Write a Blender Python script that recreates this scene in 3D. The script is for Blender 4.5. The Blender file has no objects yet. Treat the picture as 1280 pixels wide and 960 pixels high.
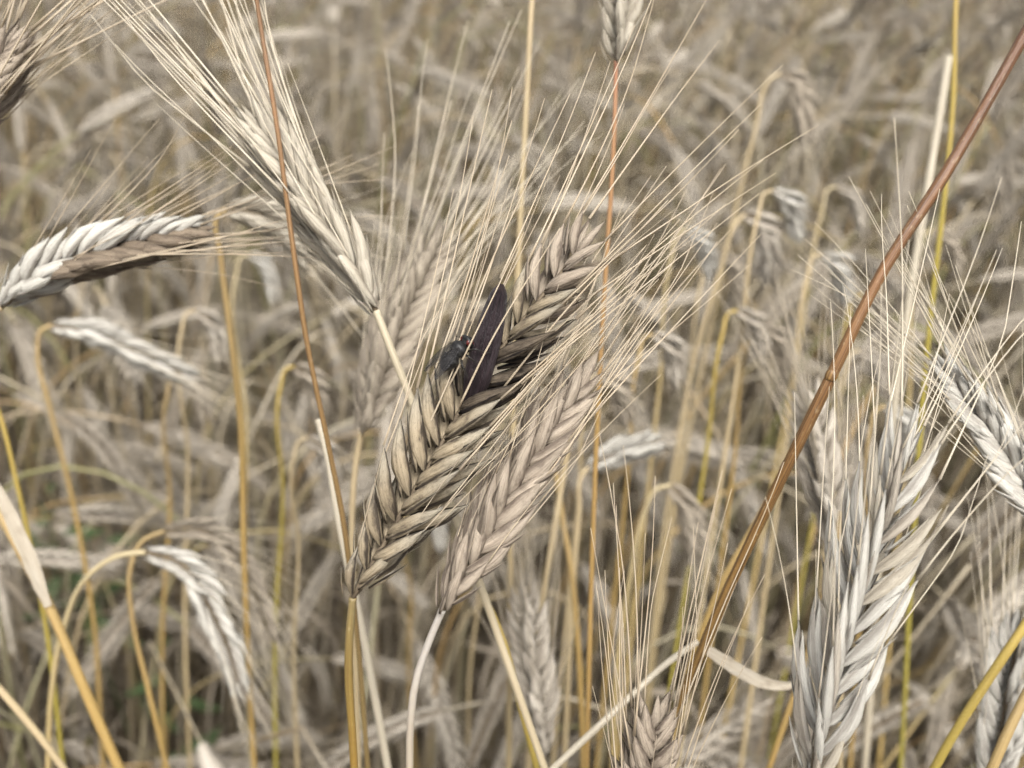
import bpy, math, random
import numpy as np
from mathutils import Vector, Matrix, Quaternion, noise as mnoise

R = math.radians
random.seed(7)
SC = bpy.context.scene
COL = SC.collection

# ------------------------------------------------------------------ camera
PITCH, FPX, CAMZ = R(33.0), 1372.0, 1.30
CAM = Vector((0, 0, CAMZ))
FWD = Vector((0, math.cos(PITCH), -math.sin(PITCH)))
UP = Vector((0, math.sin(PITCH), math.cos(PITCH)))
RIGHT = Vector((1, 0, 0))
cd = bpy.data.cameras.new('camera')
cam = bpy.data.objects.new('camera', cd)
COL.objects.link(cam)
cam.location = CAM
cam.rotation_euler = (math.pi / 2 - PITCH, 0, 0)
cd.sensor_width = 36
cd.lens = 36 * FPX / 1280
cd.clip_start, cd.clip_end = 0.01, 500
cd.dof.use_dof = True
cd.dof.focus_distance = 0.198
cd.dof.aperture_fstop = 17
SC.camera = cam

# ------------------------------------------------------------------ sky, sun, exposure
SUN_EL, SUN_AZ = R(60), R(165)          # azimuth clockwise from +Y
w = bpy.data.worlds.new('World')
SC.world = w
w.use_nodes = True
nt = w.node_tree
nt.nodes.clear()
sky = nt.nodes.new('ShaderNodeTexSky')
sky.sky_type = 'NISHITA'
sky.sun_disc = False
sky.sun_elevation, sky.sun_rotation = SUN_EL, SUN_AZ
sky.air_density, sky.dust_density, sky.ozone_density = 1.0, 3.0, 1.0
hs = nt.nodes.new('ShaderNodeHueSaturation')
hs.inputs['Saturation'].default_value = 0.15     # thin even cloud: nearly white light
bg = nt.nodes.new('ShaderNodeBackground')
bg.inputs['Strength'].default_value = 0.055
wo = nt.nodes.new('ShaderNodeOutputWorld')
nt.links.new(sky.outputs[0], hs.inputs['Color'])
nt.links.new(hs.outputs[0], bg.inputs[0])
nt.links.new(bg.outputs[0], wo.inputs[0])
sl = bpy.data.lights.new('sun', 'SUN')
sl.energy, sl.angle, sl.color = 1.5, R(24), (1, 0.97, 0.93)
so = bpy.data.objects.new('sun', sl)
COL.objects.link(so)
sdir = Vector((math.sin(SUN_AZ) * math.cos(SUN_EL), math.cos(SUN_AZ) * math.cos(SUN_EL), math.sin(SUN_EL)))
so.rotation_euler = sdir.to_track_quat('Z', 'Y').to_euler()
so.location = (0, 0, 5)
SC.view_settings.view_transform = 'Standard'
SC.view_settings.look = 'None'
SC.view_settings.exposure = 1.7
SC.view_settings.gamma = 1
SC.render.engine = 'CYCLES'
SC.cycles.use_denoising = True
SC.cycles.denoising_prefilter = 'FAST'
SC.cycles.max_bounces = 3
SC.cycles.diffuse_bounces = 1
SC.cycles.transparent_max_bounces = 8
SC.cycles.use_adaptive_sampling = True
SC.cycles.adaptive_threshold = 0.03
SC.cycles.caustics_reflective = SC.cycles.caustics_refractive = False


def P(px, py, d):
    """point seen at photo pixel (1280 x 960) at depth d metres"""
    return CAM + d * (FWD + RIGHT * ((px - 640) / FPX) + UP * ((480 - py) / FPX))


def proj(p):
    v = p - CAM
    d = v.dot(FWD)
    if d < 1e-4:
        return None
    return 640 + FPX * v.dot(RIGHT) / d, 480 - FPX * v.dot(UP) / d, d


# ------------------------------------------------------------------ materials
class NT:
    def __init__(s, name):
        s.m = bpy.data.materials.new(name)
        s.m.use_nodes = True
        s.t = s.m.node_tree
        s.t.nodes.clear()

    def n(s, typ, ins=None, **kw):
        nd = s.t.nodes.new(typ)
        for k, v in kw.items():
            setattr(nd, k, v)
        for k, v in (ins or {}).items():
            if isinstance(v, bpy.types.NodeSocket):
                s.t.links.new(v, nd.inputs[k])
            else:
                nd.inputs[k].default_value = v
        return nd

    def mix(s, f, a, b, mode='MIX'):
        nd = s.t.nodes.new('ShaderNodeMix')
        nd.data_type = 'RGBA'
        nd.blend_type = mode
        for k, v in ((0, f), (6, a), (7, b)):
            if isinstance(v, bpy.types.NodeSocket):
                s.t.links.new(v, nd.inputs[k])
            else:
                nd.inputs[k].default_value = v if k == 0 else (*v[:3], 1)
        return nd.outputs[2]

    def math(s, op, a, b=0.0, clamp=False):
        nd = s.t.nodes.new('ShaderNodeMath')
        nd.operation = op
        nd.use_clamp = clamp
        for k, v in ((0, a), (1, b)):
            if isinstance(v, bpy.types.NodeSocket):
                s.t.links.new(v, nd.inputs[k])
            else:
                nd.inputs[k].default_value = v
        return nd.outputs[0]

    def ramp(s, f, stops, mode='LINEAR'):
        nd = s.t.nodes.new('ShaderNodeValToRGB')
        e = nd.color_ramp.elements
        nd.color_ramp.interpolation = mode
        while len(e) < len(stops):
            e.new(0.5)
        for el, (p, c) in zip(e, stops):
            el.position = p
            el.color = (*c[:3], 1) if hasattr(c, '__len__') else (c, c, c, 1)
        s.t.links.new(f, nd.inputs[0])
        return nd.outputs[0]

    def finish(s, color, rough=0.6, bump=None, bstr=0.4, bdist=0.0002, transl=0.0, spec=0.4, alpha=None):
        pb = s.n('ShaderNodeBsdfPrincipled', {'Base Color': color, 'Roughness': rough, 'Specular IOR Level': spec})
        if bump is not None:
            b = s.n('ShaderNodeBump', {'Height': bump, 'Strength': bstr, 'Distance': bdist})
            s.t.links.new(b.outputs[0], pb.inputs['Normal'])
        if alpha is not None:
            pb.inputs['Alpha'].default_value = alpha
        out = pb.outputs[0]
        if transl > 0:
            tr = s.n('ShaderNodeBsdfTranslucent', {'Color': color})
            mx = s.n('ShaderNodeMixShader', {0: transl, 1: out, 2: tr.outputs[0]})
            out = mx.outputs[0]
        s.n('ShaderNodeOutputMaterial', {'Surface': out})
        return s.m


def rnd01(N):
    """one number per plant or piece: the object's own, shifted by the plant's number in the joined crop"""
    oi = N.n('ShaderNodeObjectInfo')
    at = N.n('ShaderNodeAttribute', attribute_name='rnd')
    return N.math('FRACT', N.math('ADD', oi.outputs['Random'], at.outputs['Fac']))


def uvvec(N, su, sv, rnd=True):
    uv = N.n('ShaderNodeUVMap')
    mp = N.n('ShaderNodeVectorMath', {0: uv.outputs[0], 1: (su, sv, 1)}, operation='MULTIPLY')
    if not rnd:
        return mp.outputs[0]
    sc_ = N.math('MULTIPLY', rnd01(N), 57.0)
    cb = N.n('ShaderNodeCombineXYZ', {0: 0.0, 1: sc_, 2: sc_})
    return N.n('ShaderNodeVectorMath', {0: mp.outputs[0], 1: cb.outputs[0]}, operation='ADD').outputs[0]


def floret_mat(name, light, mid, dark, stain=0.45, tip=None, transl=0.12, edge=0.5, vary=0.45):
    """papery husk: nerves along the scale, weathered margins with contact shadow painted in, blotches and sooty stains with shapes of their own"""
    N = NT(name)
    streak = N.n('ShaderNodeTexNoise', {'Vector': uvvec(N, 18, 1.2), 'Scale': 1.0, 'Detail': 4.0, 'Roughness': 0.6})
    blotch = N.n('ShaderNodeTexNoise', {'Vector': uvvec(N, 3.0, 3.5), 'Scale': 1.0, 'Detail': 5.0, 'Roughness': 0.65})
    speck = N.n('ShaderNodeTexNoise', {'Vector': uvvec(N, 24, 30), 'Scale': 1.0, 'Detail': 2.0})
    uv = N.n('ShaderNodeUVMap')
    sp = N.n('ShaderNodeSeparateXYZ', {0: uv.outputs[0]})
    c = N.mix(N.ramp(streak.outputs[0], [(0.36, 0), (0.62, 1)]), mid, light)
    c = N.mix(N.math('MULTIPLY', rnd01(N), vary), c, [k * 0.75 for k in mid])
    if tip is not None:
        c = N.mix(N.ramp(sp.outputs[1], [(0.45, 0), (0.95, 1)]), c, tip)
    s1 = N.ramp(blotch.outputs[0], [(0.50 + 0.25 * (1 - stain) - 0.12, 0), (0.50 + 0.25 * (1 - stain) + 0.10, 1)])
    c = N.mix(N.math('MULTIPLY', s1, min(1.0, 0.45 + stain * 0.5)), c, dark)
    ue = N.math('ABSOLUTE', N.math('SUBTRACT', sp.outputs[0], 0.5))
    ue = N.math('ADD', ue, N.math('MULTIPLY', N.math('SUBTRACT', blotch.outputs[0], 0.5), 0.5))
    c = N.mix(N.math('MULTIPLY', N.ramp(ue, [(0.22, 0), (0.40, 1)]), edge), c, dark)  # margin mould and the contact shadow between husks, painted as one dark tone
    s2 = N.ramp(speck.outputs[0], [(0.62, 0), (0.70, 1)])
    c = N.mix(N.math('MULTIPLY', s2, 0.12 + stain * 0.45), c, dark)
    rel = N.math('ADD', streak.outputs[0], N.math('MULTIPLY', blotch.outputs[0], 0.8))
    return N.finish(c, 0.64, rel, 0.75, 0.0006, transl, 0.28)


def stem_mat(name, stops, streak_amt=0.35, dark=(0.16, 0.09, 0.03), rough=0.42):
    N = NT(name)
    uv = N.n('ShaderNodeUVMap')
    sp = N.n('ShaderNodeSeparateXYZ', {0: uv.outputs[0]})
    st = N.n('ShaderNodeTexNoise', {'Vector': uvvec(N, 14, 60), 'Scale': 1.0, 'Detail': 3.0, 'Roughness': 0.6})
    sk = N.n('ShaderNodeTexNoise', {'Vector': uvvec(N, 10, 900), 'Scale': 1.0, 'Detail': 3.0})
    wob = N.n('ShaderNodeTexNoise', {'Vector': uvvec(N, 1, 25), 'Scale': 1.0, 'Detail': 2.0})
    v = N.math('ADD', sp.outputs[1], N.math('MULTIPLY', N.math('SUBTRACT', wob.outputs[0], 0.5), 0.03))
    c = N.ramp(v, stops)
    c = N.mix(N.math('MULTIPLY', N.ramp(st.outputs[0], [(0.44, 0), (0.62, 1)]), streak_amt), c, dark)
    c = N.mix(N.math('MULTIPLY', N.ramp(sk.outputs[0], [(0.60, 0), (0.70, 1)]), 0.35), c, (0.50, 0.40, 0.25))
    return N.finish(c, rough, st.outputs[0], 0.5, 0.0003, 0.0, 0.45)


def field_stem_mat(name):
    """stems of the standing crop: each one its own tone between straw, orange, olive and pale"""
    N = NT(name)
    uv = N.n('ShaderNodeUVMap')
    sp = N.n('ShaderNodeSeparateXYZ', {0: uv.outputs[0]})
    big = N.n('ShaderNodeTexNoise', {'Vector': uvvec(N, 1.0, 5.0), 'Scale': 1.0, 'Detail': 2.0})
    st = N.n('ShaderNodeTexNoise', {'Vector': uvvec(N, 12, 60), 'Scale': 1.0, 'Detail': 3.0})
    k = N.math('ADD', rnd01(N), N.math('MULTIPLY', N.math('SUBTRACT', big.outputs[0], 0.5), 0.5))
    c = N.ramp(k, [(0.05, (0.46, 0.395, 0.28)), (0.30, (0.38, 0.295, 0.17)), (0.48, (0.47, 0.42, 0.33)),
                   (0.60, (0.40, 0.255, 0.10)), (0.70, (0.30, 0.25, 0.11)), (0.82, (0.43, 0.38, 0.28)), (0.97, (0.24, 0.235, 0.09))])
    c = N.mix(N.math('MULTIPLY', N.ramp(st.outputs[0], [(0.45, 0), (0.7, 1)]), 0.4), c, (0.20, 0.13, 0.06))
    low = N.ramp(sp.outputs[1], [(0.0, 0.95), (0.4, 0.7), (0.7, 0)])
    c = N.mix(low, c, (0.15, 0.12, 0.08))  # lower stems darkened in colour to stand for shade deep in the crop
    return N.finish(c, 0.5, None, transl=0.0, spec=0.35)


def leaf_mat(name, a, b, dark):
    N = NT(name)
    st = N.n('ShaderNodeTexNoise', {'Vector': uvvec(N, 9, 4), 'Scale': 1.0, 'Detail': 4.0})
    bl = N.n('ShaderNodeTexNoise', {'Vector': uvvec(N, 1.5, 9), 'Scale': 1.0, 'Detail': 4.0})
    c = N.mix(N.ramp(st.outputs[0], [(0.35, 0), (0.65, 1)]), a, b)
    c = N.mix(N.math('MULTIPLY', N.ramp(bl.outputs[0], [(0.5, 0), (0.7, 1)]), 0.6), c, dark)
    return N.finish(c, 0.65, st.outputs[0], 0.4, 0.0005, 0.25, 0.25)


def plain_mat(name, c1, c2, scale, rough=0.5, transl=0.0, spec=0.4, bump=0.0):
    N = NT(name)
    nz = N.n('ShaderNodeTexNoise', {'Vector': uvvec(N, scale, scale), 'Scale': 1.0, 'Detail': 3.0})
    c = N.mix(N.ramp(nz.outputs[0], [(0.35, 0), (0.65, 1)]), c1, c2)
    return N.finish(c, rough, nz.outputs[0] if bump else None, bump, 0.0003, transl, spec)


M = {}
M['main'] = floret_mat('weathered_husk', (0.50, 0.41, 0.28), (0.33, 0.26, 0.17), (0.040, 0.030, 0.023), 0.52, (0.45, 0.40, 0.31), edge=0.9)
M['second'] = floret_mat('pinkish_husk', (0.54, 0.455, 0.355), (0.39, 0.315, 0.24), (0.12, 0.09, 0.07), 0.30, edge=0.75)
M['cream'] = floret_mat('cream_husk', (0.74, 0.675, 0.555), (0.58, 0.51, 0.395), (0.22, 0.175, 0.125), 0.06, transl=0.2, edge=0.5)
M['white'] = floret_mat('bleached_husk', (0.80, 0.77, 0.69), (0.66, 0.62, 0.54), (0.24, 0.20, 0.165), 0.10, transl=0.2, edge=0.5)
M['sooty'] = floret_mat('sooty_husk', (0.22, 0.175, 0.125), (0.12, 0.092, 0.065), (0.018, 0.013, 0.011), 0.75, edge=1.0)
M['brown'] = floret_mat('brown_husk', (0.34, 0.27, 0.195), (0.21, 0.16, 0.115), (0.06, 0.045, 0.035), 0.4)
M['grey'] = floret_mat('grey_husk', (0.56, 0.49, 0.38), (0.42, 0.35, 0.27), (0.14, 0.11, 0.085), 0.25)
M['field_ear'] = floret_mat('field_husk', (0.74, 0.68, 0.58), (0.52, 0.45, 0.36), (0.16, 0.125, 0.09), 0.18, transl=0.12, vary=0.75)
M['awn'] = plain_mat('awn_straw', (0.60, 0.51, 0.385), (0.50, 0.395, 0.27), 6, 0.45, 0.1)
M['awn_pale'] = plain_mat('awn_pale', (0.72, 0.65, 0.52), (0.60, 0.51, 0.38), 6, 0.45, 0.1)
M['awn_field'] = plain_mat('awn_field', (0.54, 0.47, 0.37), (0.43, 0.36, 0.26), 6, 0.5, 0.1)
M['rachis'] = plain_mat('rachis', (0.22, 0.17, 0.11), (0.12, 0.09, 0.06), 12, 0.7)
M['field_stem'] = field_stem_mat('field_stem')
M['leaf'] = leaf_mat('dry_leaf', (0.40, 0.345, 0.27), (0.29, 0.24, 0.18), (0.15, 0.12, 0.09))
M['litter'] = leaf_mat('rotting_leaf', (0.20, 0.165, 0.12), (0.13, 0.105, 0.075), (0.06, 0.048, 0.035))
M['leaf_pale'] = leaf_mat('pale_dry_leaf', (0.60, 0.54, 0.44), (0.48, 0.41, 0.31), (0.28, 0.22, 0.15))
M['weed'] = leaf_mat('weed_leaf', (0.085, 0.13, 0.055), (0.06, 0.095, 0.035), (0.12, 0.12, 0.06))


# ------------------------------------------------------------------ mesh helpers
class MB:
    """collects verts / faces / uvs with material slots"""
    def __init__(s):
        s.v, s.f, s.uv, s.mi = [], [], [], []
        s.nv = 0

    def add(s, v, f, uv, mi=0, mat=None):
        v = np.asarray(v, float)
        if mat is not None:
            m = np.array(mat)
            v = v @ m[:3, :3].T + m[:3, 3]
        s.v.append(v)
        o = s.nv
        s.f += [tuple(i + o for i in q) for q in f]
        s.uv.append(np.asarray(uv, float))
        s.mi += [mi] * len(f)
        s.nv += len(v)
        return s

    def mesh(s, name, mats, smooth=True):
        me = bpy.data.meshes.new(name)
        V = np.concatenate(s.v)
        UV = np.concatenate(s.uv)
        me.from_pydata(V.tolist(), [], s.f)
        for m in mats:
            me.materials.append(m)
        ul = me.uv_layers.new(name='UVMap')
        li = np.empty(len(me.loops), np.int32)
        me.loops.foreach_get('vertex_index', li)
        ul.data.foreach_set('uv', UV[li].astype(np.float32).ravel())
        me.polygons.foreach_set('material_index', np.array(s.mi, np.int32))
        me.polygons.foreach_set('use_smooth', np.full(len(s.f), smooth))
        me.update()
        return me


def catmull(pts, n, power=1.0):
    """resample a polyline as a smooth curve (non-uniform Hermite: long and short segments meet without overshoot)"""
    p = np.array([list(q) for q in pts], float)
    if len(p) == 2:
        return [p[0] + (p[1] - p[0]) * t for t in np.linspace(0, 1, n) ** power]
    h = np.maximum(1e-6, np.linalg.norm(np.diff(p, axis=0), axis=1))
    sl_ = np.diff(p, axis=0) / h[:, None]
    tg = np.empty_like(p)
    tg[0], tg[-1] = sl_[0], sl_[-1]
    for i in range(1, len(p) - 1):
        tg[i] = (sl_[i] * h[i - 1] + sl_[i - 1] * h[i]) / (h[i] + h[i - 1])
    cum = np.concatenate([[0], np.cumsum(h)])
    out = []
    for s in np.linspace(0, 1, n) ** power * cum[-1]:
        i = min(np.searchsorted(cum, s, 'right') - 1, len(h) - 1)
        t = (s - cum[i]) / h[i]
        t2, t3 = t * t, t * t * t
        out.append((2 * t3 - 3 * t2 + 1) * p[i] + (t3 - 2 * t2 + t) * h[i] * tg[i] + (3 * t2 - 2 * t3) * p[i + 1] + (t3 - t2) * h[i] * tg[i + 1])
    return out


def tube_data(pts, radii, ns=8, ridge=0.0, nridge=6, cap=True):
    pts = np.array(pts, float)
    n = len(pts)
    T = np.gradient(pts, axis=0)
    T /= np.linalg.norm(T, axis=1)[:, None] + 1e-12
    ref = np.array([0.13, 1.0, 0.21]) if abs(T[0][1]) < 0.8 else np.array([1.0, 0.1, 0.2])
    V, F, UV = [], [], []
    A = ref
    for i in range(n):
        A = A - T[i] * A.dot(T[i])
        A /= np.linalg.norm(A)
        B = np.cross(T[i], A)
        for k in range(ns):
            th = 2 * math.pi * k / ns
            r = radii[i] * (1 + ridge * math.cos(nridge * th))
            V.append(pts[i] + r * (A * math.cos(th) + B * math.sin(th)))
            UV.append((abs(2 * k / ns - 1), i / (n - 1)))
    for i in range(n - 1):
        for k in range(ns):
            k2 = (k + 1) % ns
            F.append((i * ns + k, i * ns + k2, (i + 1) * ns + k2, (i + 1) * ns + k))
    if cap:
        F.append(tuple(range(ns - 1, -1, -1)))
        F.append(tuple((n - 1) * ns + k for k in range(ns)))
    return V, F, UV


def ribbon_data(pts, widths, normals, fold=0.25, rng=random):
    """dry leaf blade: folded along the midrib, edges uneven; two-sided sheet of 4 columns"""
    pts = np.array(pts, float)
    T = np.gradient(pts, axis=0)
    T /= np.linalg.norm(T, axis=1)[:, None] + 1e-12
    V, F, UV = [], [], []
    cols = (-1, -0.45, 0, 0.45, 1)
    for i, (p, wd, nn) in enumerate(zip(pts, widths, normals)):
        nn = np.array(nn, float)
        nn = nn - T[i] * nn.dot(T[i])
        nn /= np.linalg.norm(nn) + 1e-9
        S = np.cross(T[i], nn)
        for c in cols:
            V.append(p + S * c * wd * 0.5 * (1 + rng.uniform(-.1, .1)) + nn * abs(c) * wd * fold)
            UV.append(((c + 1) / 2, i / (len(pts) - 1)))
    m = len(cols)
    for i in range(len(pts) - 1):
        for k in range(m - 1):
            F.append((i * m + k, i * m + k + 1, (i + 1) * m + k + 1, (i + 1) * m + k))
    return V, F, UV


def floret_data(L=0.0132, W=0.0033, D=0.0020, nr=12, ns=12, bulge=0.0010, seed=0, slim=1.0, inner=True):
    """one lemma of a rye spikelet: a keeled boat-shaped scale open on its inner side over the narrower inner scale.
    local: +Z to the tip, +Y outward (keel), X across"""
    rg = random.Random(seed)
    V, F, UV = [], [], []
    mx = (0.42 ** 0.85) * (0.58 ** 1.15)
    ph = [rg.uniform(0, 6.28) for _ in range(4)]

    def shell(w, d, a0, a1, oy, l0, l1, closed):
        base = len(V)
        m = ns
        for i in range(nr + 1):
            t = i / nr
            pr = ((t + 0.02) ** 0.85) * max(0.0, 1.0 - t) ** 1.15 / mx
            pr = max(pr, 0.055)
            cy = bulge * math.sin(math.pi * min(1, t * 1.05)) + oy
            wob = 1 + 0.06 * math.sin(9 * t + ph[0])
            for k in range(m):
                th = a0 + (a1 - a0) * (k / m if closed else k / (m - 1))
                x = math.sin(th)
                y = math.cos(th)
                keel = 1 + 0.22 * max(0, y) ** 6
                rp = 1 + 0.045 * math.cos(9 * th + ph[1]) + 0.04 * math.sin(11 * t + 3 * th + ph[2]) + 0.03 * math.sin(23 * t - 2 * th + ph[3])
                V.append((x * w * 0.5 * pr * slim * wob * rp, cy + y * d * 0.5 * pr * keel * rp, l0 + (l1 - l0) * t))
                UV.append((k / (m - 1 if not closed else m), t))
        for i in range(nr):
            for k in range(m if closed else m - 1):
                k2 = (k + 1) % m
                F.append((base + i * m + k, base + i * m + k2, base + (i + 1) * m + k2, base + (i + 1) * m + k))
    shell(W, D * 1.15, R(-118), R(118), 0, 0, L, False)
    if inner:
        shell(W * 0.78, D * 0.80, 0, 2 * math.pi, -D * 0.16, 0.0006, L * 0.90, True)
    tip = (0, bulge * math.sin(math.pi * 1.0) * 0, L)
    return V, F, UV, tip


def glume_data(L=0.0098, W=0.0011, seed=0):
    rg = random.Random(seed)
    n = 6
    pts = [(0, 0.0006 * math.sin(math.pi * i / n), L * i / n) for i in range(n + 1)]
    r = [W * 0.5 * (0.6 + 0.55 * math.sin(math.pi * (i / n) ** 0.8)) * (1 - (i / n) ** 3 * 0.85) for i in range(n + 1)]
    V, F, UV = tube_data(pts, r, 6)
    V = [(v[0], v[1] * 0.45, v[2]) for v in V]
    return V, F, UV


def awn_data(L=0.045, r0=0.00021, r1=0.00006, n=8, ns=4, bend=0.0, wave=0.0, kink=0.0, seed=0):
    rg = random.Random(seed)
    pts = []
    a = rg.uniform(0, 6.28)
    for i in range(n + 1):
        t = i / n
        off = bend * t * t * L + wave * L * math.sin(t * 7 + a) * t
        off2 = kink * L * max(0, t - 0.55) * math.sin(a) * 1.5
        pts.append((off * math.cos(a), off * math.sin(a) + off2, L * t))
    r = [r0 + (r1 - r0) * (i / n) ** 0.8 for i in range(n + 1)]
    r[0] = r0 * 1.5
    return tube_data(pts, r, ns)


# ------------------------------------------------------------------ object helpers
def link(name, me, parent=None, mw=None):
    o = bpy.data.objects.new(name, me)
    COL.objects.link(o)
    if parent is not None:
        o.parent = parent
    if mw is not None:
        o.matrix_basis = mw
    return o


def tag(o, label=None, cat=None, group=None, kind=None):
    for k, v in (('label', label), ('category', cat), ('group', group), ('kind', kind)):
        if v:
            o[k] = v
    return o


def frame_m(pos, xd, yd, zd, s=1.0):
    m = Matrix.Identity(4)
    for c, v in enumerate((xd, yd, zd)):
        for r in range(3):
            m[r][c] = v[r] * s
    m.translation = pos
    return m


# ------------------------------------------------------------------ setting: ground
def ground():
    N = NT('soil')
    g = N.n('ShaderNodeTexCoord')
    n1 = N.n('ShaderNodeTexNoise', {'Vector': g.outputs['Object'], 'Scale': 9.0, 'Detail': 8.0, 'Roughness': 0.65})
    n2 = N.n('ShaderNodeTexNoise', {'Vector': g.outputs['Object'], 'Scale': 160.0, 'Detail': 4.0})
    c = N.mix(N.ramp(n1.outputs[0], [(0.35, 0), (0.65, 1)]), (0.075, 0.055, 0.038), (0.13, 0.10, 0.068))
    c = N.mix(N.ramp(n2.outputs[0], [(0.55, 0), (0.7, 1)]), c, (0.22, 0.175, 0.115))
    mt = N.finish(c, 0.9, n1.outputs[0], 0.8, 0.02)
    # fine near patch with clods, coarse far skirt: one sheet
    xs = np.concatenate([[-250, -80, -25, -8], np.linspace(-3, 3, 61), [8, 25, 80, 250]])
    V, F, UV = [], [], []
    for y in xs:
        for x in xs:
            h = 0.0
            if abs(x) <= 3 and abs(y) <= 3:
                h = 0.03 * mnoise.fractal(Vector((x * 5, y * 5, 0.3)), 1.0, 2.0, 4)
            V.append((x, y + 1.5, h - 0.01))
            UV.append((x, y))
    n = len(xs)
    for j in range(n - 1):
        for i in range(n - 1):
            F.append((j * n + i, j * n + i + 1, (j + 1) * n + i + 1, (j + 1) * n + i))
    o = link('ground', MB().add(V, F, UV).mesh('ground', [mt]))
    tag(o, 'dark bare field soil under the rye', 'ground', kind='structure')


ground()

# ------------------------------------------------------------------ ear layout shared by all ears
def ear_layout(axis, nodes, rng, sdir, spread=30, front=14, size=1.0, awn=1.0, awn_mix=0.5, elong=1.0, twist=0.0, awn_jit=0.07, cross=0.0002):
    """axis: list of points base->tip (Vectors).  Returns [(kind, variant, Matrix)]"""
    ax = [Vector(p) for p in axis]
    n = len(ax)
    out = []

    def at(u):
        x = u * (n - 1)
        i = min(int(x), n - 2)
        return ax[i].lerp(ax[i + 1], x - i), (ax[min(i + 2, n - 1)] - ax[max(i - 1, 0)]).normalized()
    for k in range(nodes):
        u = 0.01 + 0.93 * k / (nodes - 1)
        p, T = at(u)
        S = (sdir - T * sdir.dot(T)).normalized()
        S = Quaternion(T, twist * u) @ S
        Fd = S.cross(T)
        side = 1 if k % 2 else -1
        sz = size * (0.72 + 0.36 * min(1, u / 0.18)) * (1 - 0.40 * max(0, (u - 0.55) / 0.45))
        sp = spread * (0.55 + 0.45 * min(1, u / 0.15)) * (1 - 0.35 * max(0, (u - 0.75) / 0.25)) + rng.gauss(0, 2.5)
        for fb in (1, -1):
            a = R(sp + rng.gauss(0, 2.5))
            b = R(front * (1 if fb > 0 else -1) + rng.gauss(0, 3))
            d = (T * math.cos(a) * math.cos(b) + S * side * math.sin(a) + Fd * math.sin(b)).normalized()
            yo = (S * side * 0.55 + Fd * fb * 0.85)
            yo = Quaternion(d, rng.gauss(0, 0.22)) @ (yo - d * yo.dot(d)).normalized()
            xo = yo.cross(d)
            fsz = sz * rng.uniform(0.92, 1.08)
            pos = p - S * side * cross * size + Fd * fb * 0.0011 * size
            out.append(('floret', rng.randrange(5), frame_m(pos, xo, yo, d, fsz)))
            # glume: narrow scale at the outer foot of the floret
            dg = (T * 0.9 + S * side * math.sin(a) * 1.15 + Fd * math.sin(b) * 1.9).normalized()
            yg = (yo - dg * yo.dot(dg)).normalized()
            out.append(('glume', rng.randrange(2), frame_m(pos + yo * 0.0009 * size + S * side * 0.0007 - T * 0.0006, yg.cross(dg), yg, dg, sz * rng.uniform(0.85, 1.1))))
            # awn
            if rng.random() < 0.93:
                tip = pos + d * (0.0132 * elong * fsz * 0.985)
                da = (d * (1 - awn_mix) + T * awn_mix + Vector((rng.gauss(0, 1), rng.gauss(0, 1), rng.gauss(0, 1))) * awn_jit).normalized()
                ya = (yo - da * yo.dot(da)).normalized()
                al = awn * rng.uniform(0.65, 1.12) * (0.75 + 0.35 * min(1, u * 2.5))
                if rng.random() < 0.10:
                    al *= rng.uniform(0.3, 0.6)
                out.append(('awn', rng.randrange(7), frame_m(tip, ya.cross(da), ya, da, al)))
    # terminal floret
    p, T = at(0.95)
    S = (sdir - T * sdir.dot(T)).normalized()
    out.append(('floret', 0, frame_m(p, S, S.cross(T), T, size * 0.62)))
    return out


HERO_MESH = {}


def hero_meshes(fm, am, slim=1.0, elong=1.0):
    key = (fm, am, slim, elong)
    if key not in HERO_MESH:
        d = {'floret': [], 'glume': [], 'awn': []}
        for i in range(5):
            V, F, UV, _ = floret_data(L=0.0132 * elong, W=0.0034 + 0.0003 * (i % 3 - 1), D=0.0021, nr=14, ns=14, seed=i, bulge=0.0007 + 0.0003 * (i % 3), slim=slim)
            d['floret'].append(MB().add(V, F, UV).mesh('floret', [M[fm]]))
        for i in range(2):
            V, F, UV = glume_data(seed=i)
            d['glume'].append(MB().add(V, F, UV).mesh('glume', [M[fm]]))
        for i in range(7):
            V, F, UV = awn_data(bend=(0.02, 0.05, 0.08, -0.03, 0.12, 0.0, 0.04)[i], wave=(0, .006, 0, .004, 0.0, 0.008, 0)[i],
                                kink=(0, 0, 0, 0, 0.1, 0, 0.2)[i], n=10, seed=i * 3 + 1)
            d['awn'].append(MB().add(V, F, UV).mesh('awn', [M[am]]))
        HERO_MESH[key] = d
    return HERO_MESH[key]


def ground_run(pts, lean=(0, 0), steps=3):
    """continue a stem from its last seen point down to the soil"""
    a, b = Vector(pts[-2]), Vector(pts[-1])
    d = (b - a).normalized()
    p = b.copy()
    out = list(pts)
    z0 = b.z
    for i in range(1, steps + 1):
        z = z0 * (1 - i / steps)
        dz = p.z - z
        hx = d.x / max(0.35, -d.z) if d.z < 0 else d.x
        hy = d.y / max(0.35, -d.z) if d.z < 0 else d.y
        k = 0.55 ** i
        p = Vector((p.x + max(-.6, min(.6, hx)) * dz * k + lean[0] * dz, p.y + max(-.6, min(.6, hy)) * dz * k + lean[1] * dz, z - (0.02 if i == steps else 0)))
        out.append(p.copy())
    return out


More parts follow.
